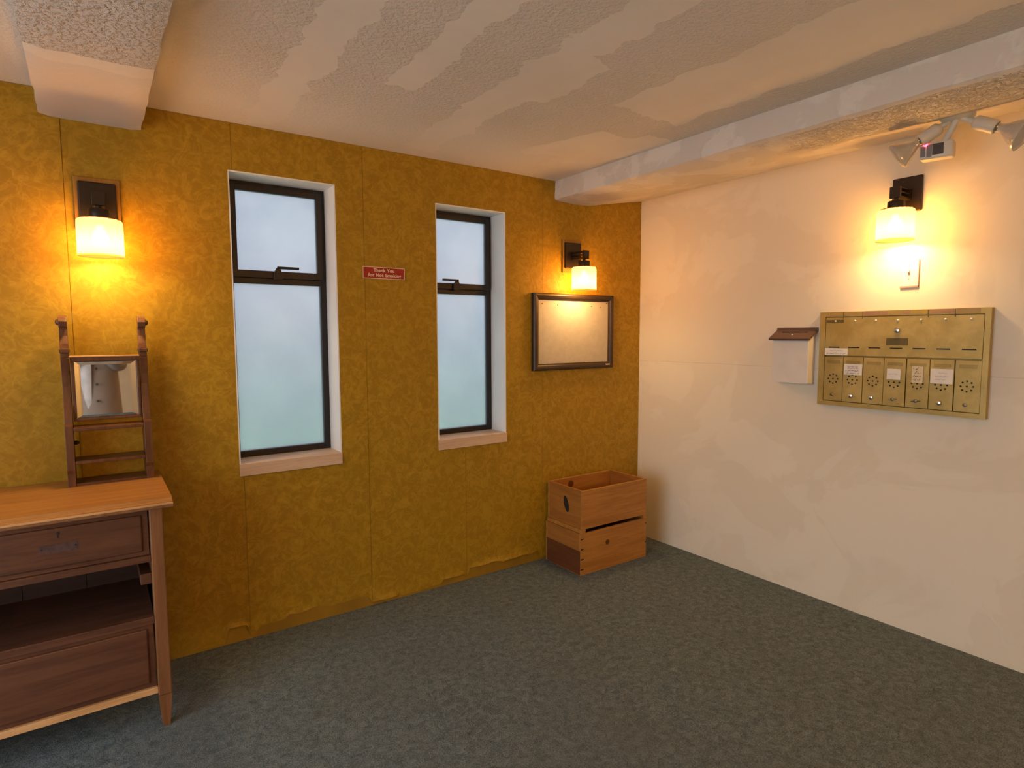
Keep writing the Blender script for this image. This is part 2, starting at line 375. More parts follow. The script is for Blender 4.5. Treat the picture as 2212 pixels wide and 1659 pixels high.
prof = [(-.765, CEIL), (-.772, 2.292), (-.768, 2.276), (-.755, 2.270), (-.62, 2.268), (-.50, 2.269), (-.44, 2.276), (-.33, 2.300), (-.16, 2.330), (0.0, 2.354)]
mb = MB(); NV = 130; np_ = len(prof)-1
def sof(u, v):
    i = min(int(round(u*np_)), np_); x, z = prof[i]; y = REAR_Y*(1-v)
    k = 0 if i in (0, np_) else 1
    return (x+k*bumpy(x, y, .004)+k*.006*mnoise.noise(Vector((y*1.7, 2, 0))), y, z+k*bumpy(x+3, y, .004))
mb.grid(sof, np_, NV)
mb.face(mb.verts([(x, 0, z) for x, z in prof]+[(0, 0, CEIL)])); mb.face(mb.verts([(x, REAR_Y, z) for x, z in prof]+[(0, REAR_Y, CEIL)]))
struct(mb.build('ceiling_soffit', 'soffit', None, 35), 'dropped plaster soffit along the top of the cream wall', 'soffit')

# wallpaper strips: separate sheets with open seams and torn curling hems
SEAMS = [LEFT_X, -3.845, -3.238, -2.626, -2.016, -1.430, -.865, 0.0]
def hem(x):   # height of the torn paper edge above the carpet
    h = .014+.012*mnoise.noise(Vector((x*6, .3, 0)))
    for a, b, hh in ((-2.72, -2.635, .078), (-2.60, -2.46, .050), (-2.46, -2.25, .070), (-2.25, -2.03, .060), (-2.02, -1.86, .022), (-1.60, -1.44, .040), (-1.42, -1.20, .068), (-1.20, -.90, .062)):
        if a <= x <= b: h = hh+.012*mnoise.noise(Vector((x*14, 4, 0)))
    return max(.004, h)
def curl(x):
    c = 0
    for a, b, cc in ((-2.72, -2.635, .014), (-2.46, -2.30, .006), (-2.02, -1.86, .016), (-1.60, -1.44, .010), (-1.42, -.90, .014)):
        if a <= x <= b: c = cc*math.sin(PI*(x-a)/(b-a))**.5 if 0 < (x-a)/(b-a) < 1 else 0
    return c
def soft_top(x):
    t = CEIL
    if x > -.775: t = next((z0+(z1-z0)*(x-x0)/(x1-x0) for (x0, z0), (x1, z1) in zip(prof[3:], prof[4:]) if x0 <= x <= x1), 2.27)
    if BX0 < x < BX1: t = 2.289
    return t-.002+.004*mnoise.noise(Vector((x*30, 1.7, 0)))
for a, b in zip(SEAMS, SEAMS[1:]):
    lift = .0045 if b <= -3.2 else .0015
    cx = {a+.0009, b-.0009}; n = max(4, int((b-a)/.022)); cx |= {a+(b-a)*i/n for i in range(1, n)}
    for wv in WIN:
        for e in wv[:2]:
            if a < e < b: cx = {c for c in cx if abs(c-e) > .008 or c in (a+.0009, b-.0009)} | {e}
    cx = sorted(cx); zfix = sorted({.12+.05*i for i in range(42)} | {wv[k]-(.058 if k == 2 else 0) for wv in WIN for k in (2, 3)})
    zfix = [z for z in zfix if z < 2.24]; rows = [0, .3, .6, 1.0]
    mb = MB(); cols = []
    for x in cx:
        h = hem(x); cl = curl(x); col = []
        for r in rows:
            z = h+(.11-h)*r
            col.append(mb.bm.verts.new((x, -lift-cl*(1-r)**2.2, z)))
        wob = .0015*mnoise.noise(Vector((x*4, 9, 0)))
        edge = .0016 if (x in (cx[0],) and a > -3.3) else 0
        for z in zfix: col.append(mb.bm.verts.new((x, -lift-max(0, .0004*mnoise.noise(Vector((x*5, 0, z*3))))-edge*max(0, mnoise.noise(Vector((a*9, 2, z*2.2)))), z)))
        col.append(mb.bm.verts.new((x, -lift, soft_top(x)))); cols.append(col)
    zz = rows+zfix+[9]
    for i in range(len(cx)-1):
        for j in range(len(zz)-1):
            xm = (cx[i]+cx[i+1])/2; zm = (cols[i][j].co.z+cols[i][j+1].co.z)/2
            if any(wv[0] < xm < wv[1] and wv[2]-.058 < zm < wv[3] for wv in WIN): continue
            mb.face([cols[i][j], cols[i+1][j], cols[i+1][j+1], cols[i][j+1]])
    o = mb.build('wallpaper_strip', 'paper', wall_back)
    so = o.modifiers.new('thickness', 'SOLIDIFY'); so.thickness = .0008; so.offset = 0

# ------------------------------------------------------------------ windows
def window(idx, wx0, wx1, wz0, wz1, label, zmid, handle_x, handle_dir):
    root = bpy.data.objects.new('window_%d' % idx, None); COL.objects.link(root); root.location = (wx0, 0, wz0-.058)
    root['kind'] = 'structure'; root['label'] = label; root['category'] = 'window'
    Y0, Y1 = .150, .185; fo = .030
    mb = MB(); t = .006       # white lining of the reveal
    mb.box(wx0-.001, wx0+t, -.0015, Y1, wz0, wz1); mb.box(wx1-t, wx1+.001, -.0015, Y1, wz0, wz1); mb.box(wx0+t, wx1-t, -.0015, Y1, wz1-t, wz1+.001)
    mb.build('reveal', 'jamb', root)
    MB().box(wx0, wx1, -.0115, Y1, wz0-.058, wz0, .002).build('sill', 'sill', root)
    a, b, c, d = wx0+t, wx1-t, wz0, wz1-t
    mb = MB(); mb.box(a, a+fo, Y0, Y1, c, d, .002); mb.box(b-fo, b, Y0, Y1, c, d, .002)
    mb.box(a+fo, b-fo, Y0, Y1, d-fo, d, .002); mb.box(a+fo, b-fo, Y0, Y1, c, c+fo, .002); mb.box(a+fo, b-fo, Y0, Y1, zmid-.032, zmid-.004, .002)
    fr = mb.build('window_frame', 'alu', root)
    s0, s1 = a+fo-.010, b-fo+.010; sz0, sz1 = zmid-.004, d-fo+.012; sw = .028; SY0, SY1 = .132, .162
    mb = MB(); mb.box(s0, s0+sw, SY0, SY1, sz0, sz1, .002); mb.box(s1-sw, s1, SY0, SY1, sz0, sz1, .002)
    mb.box(s0+sw, s1-sw, SY0, SY1, sz1-sw, sz1, .002); mb.box(s0+sw, s1-sw, SY0, SY1, sz0, sz0+.034, .002)
    sash = mb.build('sash', 'alu', root)
    MB().box(s0+sw-.004, s1-sw+.004, .146, .152, sz0+.030, sz1-sw+.004).build('pane', 'frosted', sash)
    MB().box(a+fo-.004, b-fo+.004, .166, .172, c+fo-.004, zmid-.030).build('pane', 'frosted', fr)
    hx = handle_x; hz = zmid+.010; dr = handle_dir
    mb = MB(); mb.box(hx-.022, hx+.022, SY0-.012, SY0, hz-.022, hz+.016, .003)
    mb.prism([(hx-.020, hz+.010), (hx+.020, hz+.010), (hx+.008, hz+.034), (hx-.008, hz+.034)], 1, SY0-.016, SY0-.002)
    mb.box(min(hx-.006*dr, hx+.098*dr), max(hx-.006*dr, hx+.098*dr), SY0-.026, SY0-.012, hz+.030, hz+.042, .002)
    mb.build('latch_handle', 'alu', sash)
window(1, *WIN[0], 'larger frosted window with dark sash nearest the dresser', 1.726, -2.410, 1)
window(2, *WIN[1], 'narrower frosted window with dark sash nearest the framed pin board', 1.712, -1.405, -1)
# outdoors: lawn blurred by the panes; wall and paving added to shape daylight
struct(MB().box(-14, 9, .22, 14, -.55, -.35).build('lawn', 'lawn'), 'green lawn outside the frosted windows', 'lawn')
struct(MB().box(-16, LEFT_X-.3, -12, .22, -.3, -.10).build('added_pavement', 'paving'), 'pale concrete paving added outside the unseen doorway to bounce daylight', 'added_pavement')
struct(MB().box(-9, 9, 7.2, 7.4, -.35, 1.35).build('added_garden_wall', 'render'), 'pale rendered garden wall added beyond the lawn to shape the pane light', 'wall')

# ------------------------------------------------------------------ wall sconces
def make_sconce():
    r = thing('wall_sconce', '', 'lamp')
    MB().box(-.077, .077, -.011, 0, -.107, .100, .002).build('backing_board', 'board', r)
    MB().box(-.0635, .0635, -.026, -.011, -.0815, .0815, .005).build('wall_plate', 'bronze', r)
    mb = MB(); YA, YB, AX = -.130, -.026, .022
    for z in (.016, -.004, -.024): mb.box(-AX, AX, YA, YB, z-.003, z+.003, .001)
    mb.box(-AX, AX, YA-.018, YA, -.029, .021, .002); mb.box(-AX, AX, YB-.010, YB, -.029, .021, .001)
    mb.build('slatted_arm', 'bronze', r)
    C = (0, -.125, 0)
    mb = MB(); mb.lathe([(.010, -.045), (.010, -.024)], C, n=16, cap0=True, cap1=True)
    mb.lathe([(.034, -.078), (.036, -.074), (.036, -.046), (.033, -.042)], C, n=28, cap0=True, cap1=True)
    mb.build('collar', 'bronze', r, 40)
    fl = lambda th, h: .048*math.cos(22*th)*max(0, min(1, (h+.20)/.10))
    mb = MB(); mb.lathe([(.036, -.078), (.062, -.080), (.0705, -.084), (.0725, -.092), (.0735, -.11), (.0745, -.14), (.0755, -.17), (.0768, -.20), (.0775, -.220)], C, n=132, flute=fl)
    MB().lathe([(.020, -.0765), (.066, -.0775), (.068, -.0800), (.064, -.0835), (.020, -.0845)], C, n=40).build('cap', 'cap', r, 40)
    sh = mb.build('lamp_shade', 'shade', r, 50)
    MB().lathe([(.0768, -.2215), (.0785, -.2215), (.0785, -.2175), (.0768, -.2175), (.0768, -.2215)], C, n=48).build('shade_rim', 'shade', sh, 40)
    mb = MB(); mb.lathe([(.012, -.079), (.012, -.098), (.013, -.102)], C, n=16, cap0=True); mb.build('socket', 'bronze', r, 40)
    mb = MB(); mb.lathe([(.011, -.100), (.013, -.112), (.022, -.132), (.028, -.152), (.027, -.166), (.019, -.178), (.001, -.183)], C, n=20); mb.build('bulb', 'filament', r, 60)
    ld = bpy.data.lights.new('bulb_light', 'POINT'); ld.energy = BULB_W; ld.color = BULB_COL; ld.shadow_soft_size = .05
    lo = bpy.data.objects.new('bulb_light', ld); COL.objects.link(lo); lo.parent = r; lo.location = (0, -.125, -.164)
    return r
s1 = make_sconce(); s1.location = (-3.131, -.006, 1.972); s1['label'] = 'lit amber glass sconce on yellow wallpaper above the dresser mirror stand'
s2 = copy_tree(s1); s2.location = (-.637, -.0025, 1.938); s2['label'] = 'lit amber glass sconce on yellow wallpaper above the framed pin board'
s3 = copy_tree(s1); s3.location = (0, -1.680, 2.090); s3.rotation_euler = (0, 0, -PI/2); s3['label'] = 'lit amber glass sconce on the cream wall above the brass mailboxes'
for s in (s1, s2, s3): s['group'] = 'three matching wall sconces'
for ch in list(s3.children):
    if ch.name.startswith('backing_board'): bpy.data.objects.remove(ch)
s3.location.x = .011
# two sconce copies added out of view behind the camera, for warm fill
for xx, lab in ((-1.05, 'added unseen fill sconce on the rear cream wall nearest the mailbox wall'), (-3.95, 'added unseen fill sconce on the rear cream wall nearest the doorway wall')):
    sr = copy_tree(s1); sr.location = (xx, REAR_Y, 1.97); sr.rotation_euler = (0, 0, PI); sr['label'] = lab; sr['group'] = 'added rear fill sconces'
    for ch in sr.children:
        if ch.type == 'LIGHT': ch.data = ch.data.copy(); ch.data.energy = REAR_FILL_W

# ------------------------------------------------------------------ no-smoking sign
g = thing('wall_sign', 'small red sign reading Thank You for Not Smoking between the windows', 'sign', (-1.912, -.003, 1.7625))
x0, x1, z0, z1 = -2.0275, -1.7965, 1.7325, 1.7925
MB().box(x0, x1, -.0065, -.003, z0, z1, .0006).build('plate', 'red', g)
mb = MB(); bw = .0032
for q in ((x0, x1, z1-bw, z1), (x0, x1, z0, z0+bw), (x0, x0+bw, z0+bw, z1-bw), (x1-bw, x1, z0+bw, z1-bw)): mb.box(q[0], q[1], -.0072, -.0064, q[2], q[3])
mb.build('border', 'signw', g)
for body, zc, xo in (('Thank You', .0125, .0), ('for Not Smoking', -.0118, .004)):
    text_obj('lettering', body, .0235, 'signw', g, rot_to((1, 0, 0), (0, 0, 1), (xo, -.0040, zc)), offset=.0007, spacing=1.10, sx=1.02)

# ------------------------------------------------------------------ framed pin board
bx0, bx1, bz0, bz1 = -.953, -.280, 1.216, 1.697; fwid = .042; Yb = -.0035
g = thing('pin_board', 'blank beige pin board in a dark espresso frame under the corner sconce', 'pin board', ((bx0+bx1)/2, Yb, bz0))
fp = [(-.0, 0), (0, -.020), (.006, -.028), (.016, -.029), (.028, -.026), (.034, -.019), (fwid, -.016), (fwid, 0)]   # (inward, depth)
def rail(p, q, inx, inz):     # mitred moulding between two outer corners
    mb = MB(); P = Vector((p[0], 0, p[1])); Q = Vector((q[0], 0, q[1])); d = (Q-P).normalized(); n = Vector((inx, 0, inz))
    A = mb.verts([P+n*i+d*i+Vector((0, Yb+y, 0)) for i, y in fp]); B = mb.verts([Q+n*i-d*i+Vector((0, Yb+y, 0)) for i, y in fp]); k = len(fp)
    for i in range(k): mb.face([A[i], A[(i+1) % k], B[(i+1) % k], B[i]])
    mb.face(A); mb.face(B[::-1]); return mb.build('frame_rail', 'bframe', g)
rail((bx0, bz1), (bx1, bz1), 0, -1); rb = rail((bx1, bz0), (bx0, bz0), 0, 1); rail((bx0, bz0), (bx0, bz1), 1, 0); rail((bx1, bz1), (bx1, bz0), -1, 0)
mb = MB(); mb.box(bx0+fwid-.003, bx1-fwid+.003, Yb-.012, Yb, bz0+fwid-.003, bz1-fwid+.003)
pb = mb.build('panel', 'bpanel', g)
for px, pz in ((-.880, 1.632), (-.755, 1.626), (-.470, 1.622), (-.392, 1.618), (-.335, 1.646)):
    MB().lathe([(.0035, 0), (.0030, .002), (.0012, .0035)], (px, Yb-.012, pz), (0, -1, 0), 10, False, True).build('pin', 'olive', pb)
mb = MB()     # tiny maker's mark, too small to read
for i in range(6): mb.box(-.352+.0065*i, -.352+.0065*i+.0048, Yb-.0288, Yb-.0262, 1.236, 1.2425 if i % 2 else 1.244)
mb.build('maker_mark', 'note2', rb)

# ------------------------------------------------------------------ wooden crates in the corner
def crate(name, label, x0, x1, y0, y1, z0, z1, upper):
    g = thing(name, label, 'crate', ((x0+x1)/2, (y0+y1)/2, z0), 'stacked pine crates'); t = .016; zb = z0+(.024 if upper else 0)
    zt = z1
    MB().box(x0, x1, y0, y0+t, zb, zt, .0015).build('front_board', 'crate', g)
    bk = MB().box(x0, x1, y1-t, y1, zb, zt, .0015).build('back_board', 'crate', g)
    def end(xa, xb):
        return MB().box(xa, xb, y0+t, y1-t, zb, zt, .001).build('end_board', 'crated', g)
    eb = end(x0, x0+t); end(x1-t, x1)
    MB().box(x0+t, x1-t, y0+t, y1-t, zb+.004, zb+.016).build('bottom_board', 'crated', g)
    if upper:
        MB().box(x0-.006, x0+.026, y0-.004, y1+.001, z0, zb, .002).build('cleat', 'crate', g); MB().box(x1-.026, x1+.002, y0-.001, y1+.001, z0, zb, .002).build('cleat', 'crate', g)
        cy, cz, tl = -.205, .405, -.30; mb = MB(); n = 24; ring = []
        for k in range(n):
            a = 2*PI*k/n; p, q = .021*math.cos(a), .050*math.sin(a)
            ring.append((cy+p*math.cos(tl)-q*math.sin(tl), cz+p*math.sin(tl)+q*math.cos(tl)))
        mb.prism(ring, 0, x0-.0012, x0+.001); mb.build('knot', 'dark', eb)
        for kx, kz, kr in ((-.66, zb+.19, .024),):
            MB().lathe([(kr, 0), (kr*.6, .0008)], (kx, y1-t, kz), (0, -1, 0), 14, False, True).build('knot', 'stain', bk)
    else:
        MB().box(x0-.0015, x0, y0+.002, y1-.01, z0+.004, z0+.150).build('stained_patch', 'stain', eb)
        for zc in (.222, .160, .098, .035): MB().prism([(x0+.002, z0+zc-.004), (x0+.002, z0+zc+.004), (x0+.026, z0+zc+.003), (x0+.026, z0+zc-.001)], 1, y0-.0012, y0+.001).build('joint_slot', 'dark', g)
        for zc in (.222, .098): MB().box(x1-.012, x1-.002, y0-.0012, y0+.001, z0+zc-.003, z0+zc+.003).build('joint_slot', 'dark', g)
        MB().lathe([(.017, 0), (.012, .0012)], (-.63, y0, z0+.165), (0, -1, 0), 16, False, True).build('knot', 'stain', g)
    return g
crate('wooden_crate', 'lower wooden crate with a dark stained end standing on the carpet', -.851, -.286, -.352, -.018, 0, .255, False)
crate('wooden_crate', 'upper open wooden crate with a dark oval mark on its end, stacked on another crate', -.838, -.290, -.352, -.022, .255, .513, True)

# ------------------------------------------------------------------ dresser
DX0, DX1 = -4.10, -3.000; DF, DB = -.515, -.025; ZT = .866
g = thing('dresser', 'worn brown wooden dresser with its middle drawer missing under the mirror stand', 'dresser', ((DX0+DX1)/2, -.27, 0))
mb = MB()
mb.prism([(DF-.030, ZT-.024), (DF-.030, ZT-.012), (DF-.020, ZT-.010), (DF-.017, ZT), (DB+.012, ZT), (DB+.012, ZT-.024)], 0, DX0-.030, DX1+.030)
tp = mb.build('top', 'drtop', g)
mb = MB(); mb.box(DX0-.034, DX1+.034, DF-.034, DB+.012, ZT-.034, ZT-.022, .003); mb.build('top_moulding', 'dresv', tp)
MB().box(DX0-.032, DX1+.032, DF-.0345, DF-.031, ZT-.023, ZT-.016, .001).build('lit_edge', 'drlight', tp)  # pale strip paints the lit front edge of the top
LW = .043
for lx in (DX0, DX1-LW):
    for ly in (DF, DB-LW):
        mb = MB(); mb.box(lx, lx+LW, ly, ly+LW, .125, ZT-.034, .004)
        lg = mb.build('leg', 'dresv', g)
        q = .010; mb = MB(); A = mb.verts([(lx, ly, .125), (lx+LW, ly, .125), (lx+LW, ly+LW, .125), (lx, ly+LW, .125)])
        B = mb.verts([(lx+q, ly+q, .0), (lx+LW-q, ly+q, .0), (lx+LW-q, ly+LW-q, .0), (lx+q, ly+LW-q, .0)])
        for i in range(4): mb.face([A[i], A[(i+1) % 4], B[(i+1) % 4], B[i]])
        mb.face(B); mb.face(A[::-1]); mb.build('foot', 'dresv', lg)
IX0, IX1 = DX0+LW, DX1-LW; RY = DF+.010
for z0, z1, mt, nm, yy in ((.822, .832, 'dres', 'top_rail', RY), (.632, .656, 'dres', 'rail', RY-.004), (.400, .428, 'dres', 'rail', RY-.004), (.136, .160, 'drlight', 'bottom_rail', RY-.006)):
    MB().box(IX0, IX1, yy, yy+.03, z0, z1, .002).build(nm, mt, g)
for sx in (DX0+.008, DX1-.022): MB().box(sx, sx+.014, DF+LW, DB-LW, .15, ZT-.034).build('side_panel', 'dresv', g)
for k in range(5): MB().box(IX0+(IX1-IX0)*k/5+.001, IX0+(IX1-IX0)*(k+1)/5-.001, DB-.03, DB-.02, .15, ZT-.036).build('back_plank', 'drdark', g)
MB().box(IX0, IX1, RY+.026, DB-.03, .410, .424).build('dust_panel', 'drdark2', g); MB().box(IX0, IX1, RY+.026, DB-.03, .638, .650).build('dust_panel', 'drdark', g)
MB().box(IX1-.035, IX1, RY+.03, DB-.03, .540, .580, .002).build('drawer_runner', 'dres', g); MB().box(IX0, IX0+.035, RY+.03, DB-.03, .540, .580, .002).build('drawer_runner', 'dres', g)
def drawer(z0, z1, inset):
    mb = MB(); mb.box(IX0+.004, IX1-.004, RY+.006, RY+.028, z0, z1, .001); d = mb.build('drawer', 'dres', g)
    mb = MB(); mb.box(IX0+.022, IX1-.024, RY-.002, RY+.007, z0+.016, z1-.014, .005); mb.build('raised_front', 'dres', d)
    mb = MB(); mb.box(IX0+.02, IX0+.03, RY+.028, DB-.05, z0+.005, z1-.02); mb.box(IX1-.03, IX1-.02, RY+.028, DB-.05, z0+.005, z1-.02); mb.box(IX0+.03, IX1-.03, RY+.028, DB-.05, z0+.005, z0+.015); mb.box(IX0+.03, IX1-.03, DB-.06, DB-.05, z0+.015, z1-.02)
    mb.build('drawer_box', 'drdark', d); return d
d1 = drawer(.657, .821, 0); d2 = drawer(.162, .399, 0)
for kx in (-3.305, -3.80):
    MB().lathe([(.0045, 0), (.0045, .001)], (kx, RY-.0021, .789), (0, -1, 0), 12, False, True).box(kx-.0022, kx+.0022, RY-.0033, RY-.002, .772, .789).build('keyhole', 'dark', d1)
    MB().box(kx-.052, kx+.052, RY-.0028, RY-.0019, .722, .752).build('handle_scar', plain('handle_scar_wood', (0.060, 0.026, 0.020), .6, var=.3, scale=60), d1)
    for hx in (-.046, .046): MB().lathe([(.003, 0), (.003, .0008)], (kx+hx, RY-.0029, .740), (0, -1, 0), 8, False, True).build('screw_hole', 'dark', d1)

# ------------------------------------------------------------------ little mirror stand on the dresser
g = thing('mirror_stand', 'small wooden dressing mirror stand with scrolled posts and shelves on the dresser', 'mirror stand', (-3.138, -.09, ZT))
PYB = -.030
side = [(PYB, ZT), (PYB, 1.355), (PYB-.004, 1.40), (-.046, 1.44), (-.040, 1.475), (-.050, 1.510), (-.072, 1.524), (-.094, 1.518), (-.106, 1.500), (-.102, 1.482), (-.088, 1.476), (-.080, 1.482), (-.076, 1.470), (-.080, 1.445), (-.098, 1.415), (-.104, 1.398),
        (-.112, 1.396), (-.112, 1.380), (-.105, 1.378), (-.108, 1.362), (-.120, 1.358), (-.112, 1.335), (-.100, 1.29), (-.097, 1.25), (-.102, 1.20), (-.114, 1.16), (-.122, 1.13), (-.124, 1.105), (-.158, 1.100), (-.158, .93), (-.150, .915), (-.158, .905), (-.158, ZT)]
PL, PR, PT = -3.281, -3.022, .0265
for px in (PL, PR):
    po_ = MB().prism(side, 0, px, px+PT, .0015).build('post', 'stand', g)
    mb = MB(); mb.box(px-.003, px+PT+.003, -.118, PYB, 1.380, 1.394, .002); mb.build('moulding', 'stand', po_)
    ox = px-.010 if px == PL else px+PT
    mb = MB(); mb.lathe([(.013, 0), (.011, .006), (.006, .010)], (ox if px == PR else px, -.090, 1.498), (1 if px == PR else -1, 0, 0), 14, False, True); mb.build('scroll_rosette', 'stand', po_, 40)
    if px == PL: MB().lathe([(.008, 0), (.009, .008), (.004, .016)], (px+PT, -.075, 1.025), (1, 0, 0), 12, True, True).build('pivot_knob', 'drdark', po_, 40)
IL, IR = PL+PT, PR
MB().box(IL, IR, -.156, -.045, 1.078, 1.092, .003).build('shelf', 'stand', g); MB().box(IL, IR, -.156, -.045, .950, .964, .003).build('shelf', 'stand', g)
MB().box(IL, IR, -.150, -.040, ZT, ZT+.010, .001).build('base_board', 'stand', g)
# mirror frame and bevelled glass
my = -.095; ma, mb_, mc, md = IL+.003, IR-.003, 1.112, 1.362
mb = MB(); mb.box(ma, mb_, my-.012, my+.012, md-.016, md, .002); mb.box(ma, mb_, my-.010, my+.010, mc, mc+.010, .002); mb.box(ma, ma+.010, my-.010, my+.010, mc+.01, md-.016, .002); mb.box(mb_-.010, mb_, my-.010, my+.010, mc+.01, md-.016, .002)
mf = mb.build('mirror_frame', 'stand', g)
MB().box(ma-.003, mb_+.003, my-.016, my+.012, md, md+.006, .002).build('cap_strip', 'drlight', mf)
mb = MB(); a, b, c, d = ma+.010, mb_-.010, mc+.010, md-.016; bv = .020; yo, yi = my-.0005, my-.0030
O = mb.verts([(a, yo, c), (b, yo, c), (b, yo, d), (a, yo, d)]); I = mb.verts([(a+bv, yi, c+bv*.6), (b-bv, yi, c+bv*.6), (b-bv, yi, d-bv*.7), (a+bv, yi, d-bv*.7)])
for i in range(4): mb.face([O[i], O[(i+1) % 4], I[(i+1) % 4], I[i]])
mb.face(I); B_ = mb.verts([(a, my+.004, c), (b, my+.004, c), (b, my+.004, d), (a, my+.004, d)]); mb.face(B_[::-1])
for i in range(4): mb.face([O[i], B_[i], B_[(i+1) % 4], O[(i+1) % 4]])
mb.build('mirror_glass', 'mirror', g)

# ------------------------------------------------------------------ brass mailbox panel (seven boxes)
y0m, y1m, z0m, z1m = -1.303, -2.040, 1.070, 1.553
g = thing('mailbox_panel', 'brass apartment mailbox panel with seven small doors on the cream wall', 'mailbox', (0, (y0m+y1m)/2, z0m))
di0, di1, dz0, dz1, dzm = -1.332, -2.018, 1.092, 1.528, 1.327
X0, X1 = -.030, 0.0
mb = MB()
for (ya, yb, za, zb) in ((y1m, y0m, dz1, z1m), (y1m, y0m, z0m, dz0), (di0, y0m, dz0, dz1), (y1m, di1, dz0, dz1)): mb.box(X0, X1, ya, yb, za, zb)
mb.build('surround', 'brass', g)
MB().box(-.012, 0, di1, di0, dz0, dz1).build('back_plate', 'brassd', g)
ud = MB().box(-.029, -.013, di1+.002, di0-.002, dzm+.003, dz1-.003, .0015).build('collection_door', 'brass', g)
YC = [-1.381-.0976*i for i in range(7)]
for i, yc in enumerate(YC):
    MB().lathe([(.0052, 0), (.0048, .002), (.003, .0038), (.0008, .0044)], (-.029, yc-.002, 1.5055), (-1, 0, 0), 12, False, True).build('rivet', 'note', ud, 60)
    MB().box(-.0296, -.0275, yc-.027, yc+.027, 1.369, 1.3745).build('slot', 'slot', ud)
MB().lathe([(.0135, 0), (.0135, .004), (.0115, .009), (.0085, .0105)], (-.029, -1.676, 1.458), (-1, 0, 0), 22, False, True).build('lock', 'chrome', ud, 40)
MB().box(-.0302, -.0288, -1.7235, -1.629, 1.3875, 1.4205, .0004).build('name_plate', 'olive', ud)
seams = [di0]+[(YC[i]+YC[i+1])/2 for i in range(6)]+[di1]
locks = ['steel', 'chrome', 'chrome', 'steel', 'steel', 'chrome', 'steel']
for i, yc in enumerate(YC):
    off = (.0, .002, .0015, .0045, .001, .003, .0005)[i]
    d = MB().box(-.0275-off, -.013, seams[i+1]+.0014, seams[i]-.0014, dz0+.003, dzm-.004, .0012).build('mailbox_door', 'brass', g)
    xf = -.0275-off
    MB().box(xf-.0014, xf+.0004, yc-.033, yc+.033, 1.2905, 1.3045, .0005).build('card_holder', 'brassd', d)
    mb = MB()
    for k in range(9):
        a = 2*PI*k/8; ry, rz = (0, 0) if k == 8 else (.0235*math.sin(a), .0235*math.cos(a))
        mb.lathe([(.0042, 0), (.0042, .0009)], (xf-.0003, yc+ry, 1.209+rz), (-1, 0, 0), 8, False, True)
    mb.build('vent_holes', 'slot', d)
    if locks[i] == 'chrome': MB().lathe([(.0118, 0), (.0118, .004), (.0095, .009), (.006, .0105)], (xf, yc+.004, 1.127), (-1, 0, 0), 20, False, True).build('lock', 'chrome', d, 40)
    else: MB().lathe([(.0085, 0), (.0085, .003), (.004, .0045)], (xf, yc+.004, 1.127), (-1, 0, 0), 16, False, True).build('lock', 'steel', d, 40)
    if i in (3, 4): MB().tube((xf-.002, yc+.022, 1.124), (xf-.002, yc-.016, 1.129), .0022, 8).build('latch_wire', 'chrome' if i == 3 else 'steel', d)
# tape labels along the top edge of the surround
tp_ = [(-1.338, -1.420, 'tape1'), (-1.427, -1.512, 'tape1'), (-1.520, -1.600, 'tape2'), (-1.603, -1.632, 'tape2'), (-1.637, -1.700, 'tape1'), (-1.703, -1.728, 'tape2'), (-1.731, -1.800, 'tape3'), (-1.806, -1.905, 'tape2'), (-1.912, -2.000, 'tape1')]
for k, (a, b, mt) in enumerate(tp_): MB().box(X0-.0008, X0+.0002, b, a, dz1+.0035+.001*(k % 2), z1m-.0025+.0012*(k % 3)).build('label_tape', mt, g)
for ys in (-1.423, -1.516, -1.803, -1.908): MB().box(X0-.0010, X0+.0002, ys-.0016, ys+.0016, dz1-.012, z1m-.002).build('divider_mark', 'olive', g)
MB().box(-.0300, -.0286, -1.425, -1.338, 1.4985, 1.5125).build('old_tape_mark', 'olive', ud)
# paper notes stuck on the panel
def note(label, ya, yb, za, zb, x, mt, lines):
    n = thing('paper_note', label, 'note', (x, (ya+yb)/2, za), 'paper notes on the mailboxes')
    W = abs(yb-ya); mb = MB()
    mb.grid(lambda u, v: (x-.0006-.0018*(u**6)*(1-v), ya+(yb-ya)*u, za+(zb-za)*v), 8, 6)
    s = mb.build('sheet', mt, n)
    so = s.modifiers.new('thickness', 'SOLIDIFY'); so.thickness = .0004
    for (u0, u1, v, h, ink, sd) in lines:
        rnd = random.Random(sd); mb = MB(); m = max(6, int((u1-u0)*W/.0022)); pts = []
        for i in range(m+1):
            u = u0+(u1-u0)*i/m
            pts.append((ya+(yb-ya)*u, za+(zb-za)*v+h*(rnd.random()-.5)*(1.6 if rnd.random() < .25 else 1)))
        for i, ((p, q), (r_, s_)) in enumerate(zip(pts, pts[1:])):
            if rnd.random() < .16: continue
            dy, dz = r_-p, s_-q; L = math.hypot(dy, dz) or 1; ny, nz = -dz/L*.0008, dy/L*.0008; xx = x-.0028
            mb.face(mb.verts([(xx, p+ny, q+nz), (xx, r_+ny, s_+nz), (xx, r_-ny, s_-nz), (xx, p-ny, q-nz)]))
        mb.build('handwriting', ink, n, recalc=False)
    return n
note('small white note with two faint written lines under the first mail slot', -1.334, -1.451, 1.332, 1.3665, -.0302, 'note', [(.22, .80, .66, .004, 'inkg', 1), (.10, .92, .24, .005, 'ink', 2)])
note('white handwritten note on the second mailbox door with three lines', -1.437, -1.525, 1.234, 1.288, -.0315, 'note', [(.2, .78, .74, .009, 'inkp', 3), (.2, .8, .60, .001, 'inkp', 31), (.08, .84, .38, .006, 'ink', 4), (.12, .86, .13, .005, 'ink', 5)])
note('nearly blank pinkish paper square on the fourth mailbox door', -1.641, -1.702, 1.2215, 1.2735, -.0340, 'note', [(.15, .8, .52, .003, 'inkg', 6)])
